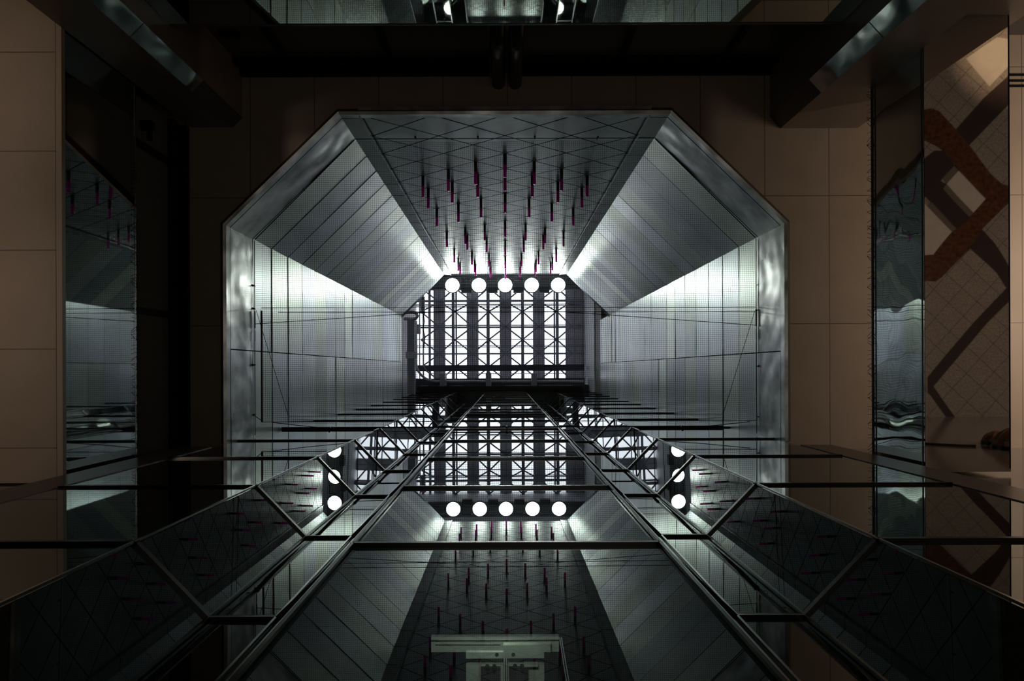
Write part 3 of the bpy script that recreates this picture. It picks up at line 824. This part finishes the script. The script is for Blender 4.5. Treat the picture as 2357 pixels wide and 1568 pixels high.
def warp(x, y):
    e = max(0.0, 1 - (GYS - y) / 1.2)
    return (x + 0.012 * math.sin(y * 2.3 + x), y + 0.014 * math.sin(x * 1.7 + y * 0.8) + 0.03 * e * math.sin(x * 2.2), net_z(x, y))
y = -4.30
while y < 1.02:
    h = hx_at(y) - 0.05; x0 = -h if y < -1.2 else -4.62
    strand(lambda t, y=y: warp(t, y), x0, h - 0.02); y += stp
x = -4.62
while x < 4.74:
    ax = abs(x); y0 = -4.31 if ax < 2.82 else -4.40 + (ax - 2.82) * 1.92 / (XS - 2.82) + 0.07
    if x < -4.6: y0 = -1.15
    strand(lambda t, x=x: warp(x, t), y0, 1.0); x += stp
no = net.build('bird_net', M['net'])
tag(no, 'fine black square-mesh bird net stretched across the whole shaft', 'net', kind='stuff')
# perimeter cables, rods, eyebolts
def cable(label, pts, r=0.006, name='net_cable', cat='cable', sag=0):
    b = MB(); P_ = []
    for i in range(len(pts) - 1):
        a, c = Vector(pts[i]), Vector(pts[i + 1]); n = 12
        for k in range(n + (1 if i == len(pts) - 2 else 0)):
            t = k / n; p = a.lerp(c, t); p.z -= 0; p.y += sag * math.sin(PI * t); P_.append(tuple(p))
    b.tube(P_, r, 6); return tag(b.build(name, M['cable']), label, cat)
cable('black cable holding the net along the diamond-panelled wall', [(-2.86, -4.36, ZN), (2.86, -4.36, ZN)], 0.008)
cable('black cable holding the net along the left slanting wall', [(-4.72, -2.47, ZN), (-2.84, -4.34, ZN)], 0.010)
cable('black cable holding the net along the right slanting wall', [(2.84, -4.34, ZN), (4.72, -2.47, ZN)], 0.010)
cable('black cable down the panels of the left wall edge', [(-4.73, -2.45, ZN), (-4.73, 1.22, ZN)], 0.008)
cable('black cable down the panels of the right wall edge', [(4.73, -2.45, ZN), (4.73, 1.22, ZN)], 0.008)
b = MB(); b.tube([(-4.60, -1.13, ZN), (-4.60, 0.97, ZN)], 0.018, 8)
tag(b.build('net_frame_rod', M['cable']), 'thick black rod holding the net along the left wall', 'rod')
cable('upper cable of the pair crossing the shaft below the floodlights', [(-4.6, -1.18, ZN), (4.72, -1.16, ZN)], 0.006)
cable('lower cable of the pair crossing the shaft below the floodlights', [(-4.3, -1.10, ZN + 0.03), (4.72, -1.08, ZN + 0.03)], 0.006)
cable('sloping cable from left wall joining the cable pair', [(-4.72, -0.88, ZN), (-0.9, -1.12, ZN)], 0.006)
cable('sloping cable from right wall joining the cable pair', [(4.72, -0.82, ZN), (0.9, -1.10, ZN)], 0.006)
cable('slanting black cable from the thick rod across the left wall', [at(590, 712, ZN), at(663, 955, ZN)], 0.005)
cable('slanting black cable across the right wall panels', [at(1738, 718, ZN), at(1664, 955, ZN)], 0.005)
cable('black cable along the net edge in front of the glass', [(-4.6, 0.97, ZN), (4.72, 0.98, ZN)], 0.006)
cable('straight black cable just above the net edge', [(-4.1, 0.87, ZN + 0.02), (4.1, 0.86, ZN + 0.02)], 0.004)
cable('sagging black cable below the net edge on the left', [(-4.4, 0.98, ZN), (-1.6, 1.16, ZN)], 0.007, sag=0.05)
cable('sagging black cable below the net edge on the right', [(4.6, 1.0, ZN), (1.6, 1.16, ZN)], 0.007, sag=0.05)
cable('short tie cable from the left wall bolt to the rod foot', [at(583, 953, ZN), at(603, 967, ZN)], 0.007)
bolts = [('near the top of the left wall edge', 583, 655), ('beside the rod head on the left wall', 583, 708), ('middle of the left wall edge', 583, 838),
         ('beside the rod foot on the left wall', 583, 953), ('on the left slanting wall', 699, 433), ('on the right slanting wall', 1636, 439),
         ('near the top of the right wall edge', 1748, 657), ('beside the cable pair on the right wall', 1747, 716), ('middle of the right wall edge', 1746, 845), ('low on the right wall edge', 1747, 962),
         ('left one on the diamond-panelled wall', 958, 315), ('second on the diamond-panelled wall', 1102, 315), ('third on the diamond-panelled wall', 1233, 315), ('fourth on the diamond-panelled wall', 1378, 317)]
for nm, px, py in bolts:
    p = Vector(at(px, py, ZN - 0.02)); dr = -Vector((p.x, p.y, 0)).normalized()
    b = MB(); b.tube([p - dr * 0.03, p + dr * 0.05], 0.007, 8); b.tube([p + dr * 0.0 + Vector((0, 0, -0.02)), p + Vector((0, 0, 0.02))], 0.02, 8)
    tag(b.build('eye_bolt', M['cable']), 'small black eye bolt for the net cable, %s' % nm, 'bolt', 'eye bolts of the net cables')
for s, xx, nm in ((-1, -4.72, 'left'), (1, 4.72, 'right')):
    b = MB(); b.tube([(xx, -1.12, ZN - 0.02), (xx, -0.80, ZN - 0.02)], 0.014, 8); b.tube([(xx, -0.75, ZN - 0.02), (xx, -0.55, ZN - 0.02)], 0.010, 8)
    tag(b.build('turnbuckle', M['cable']), 'black turnbuckle tensioning the cable on the %s wall edge' % nm, 'turnbuckle')
b = MB(); b.tube([(-4.75, 1.215, 13.80), (4.6, 1.215, 13.80)], 0.015, 8)
for xx in (-3.72, 0.02, 3.72): b.tube([(xx, 1.215, 13.72), (xx, 1.215, 13.88)], 0.026, 8)
tag(b.build('net_frame_rod', M['cable']), 'long thick black rod crossing in front of the glass at the net edge', 'rod')

# ---------------------------------------------------------------- things seen mirrored in the right soffit
def sconce(x, Z, r, label):
    t = thing('wall_sconce', label, 'wall lamp', (x, 1.38, Z), 'ribbed wall sconces')
    b = MB(); n = 9; base = 0
    for i in range(n + 1):
        a = PI / 2 * i / n
        ring = []
        for j in range(25):
            t2 = 2 * PI * j / 24
            rr = r * math.cos(a) * (1 + 0.05 * math.cos(12 * t2)); b.v.append((x + rr * math.cos(t2), 1.36 - r * 0.95 * math.sin(a), Z + rr * math.sin(t2)))
    for i in range(n):
        for j in range(24): b.f.append((i * 25 + j, i * 25 + j + 1, (i + 1) * 25 + j + 1, (i + 1) * 25 + j))
    b.build('ribbed_shell', M['sconce'], t)
    b = MB(); b.tube([(x, 1.32, Z), (x, 1.38, Z)], r * 1.08, 24); b.build('back_ring', M['black_bar'], t)
sconce(8.70, 5.75, 0.38, 'ribbed brown half-round wall sconce reflected in right mirror underside, larger one')
sconce(8.86, 5.05, 0.24, 'ribbed dark half-round wall sconce reflected in right mirror underside, smaller one')
b = MB(); b.tube([(5.9 + 2.3 * t, 1.36, 2.2 + 3.2 * math.sin(t * PI / 2)) for t in [i / 14 for i in range(15)]], 0.02, 6)
struct(b.build('trim_9', M['tube']))
# small downlights whose sparks show in the polished stone
for i, (x, y_, z_, nm) in enumerate(((12.6, -0.4, 10.9, 'near'), (14.0, 0.9, 10.9, 'far'))):
    t = thing('downlight', 'small recessed downlight seen as a spark in the right mirror, %s one' % nm, 'downlight', (x, y_, ZC), 'small lobby downlights')
    b = MB(); b.lathe([(0.05, ZC - 0.03), (0.055, ZC)], x, y_, 16); b.build('lens', M['small_lamp'], t)
    b = MB(); b.lathe([(0.085, ZC - 0.025), (0.09, ZC)], x, y_, 16); b.build('ring', M['dark_paint'], t)
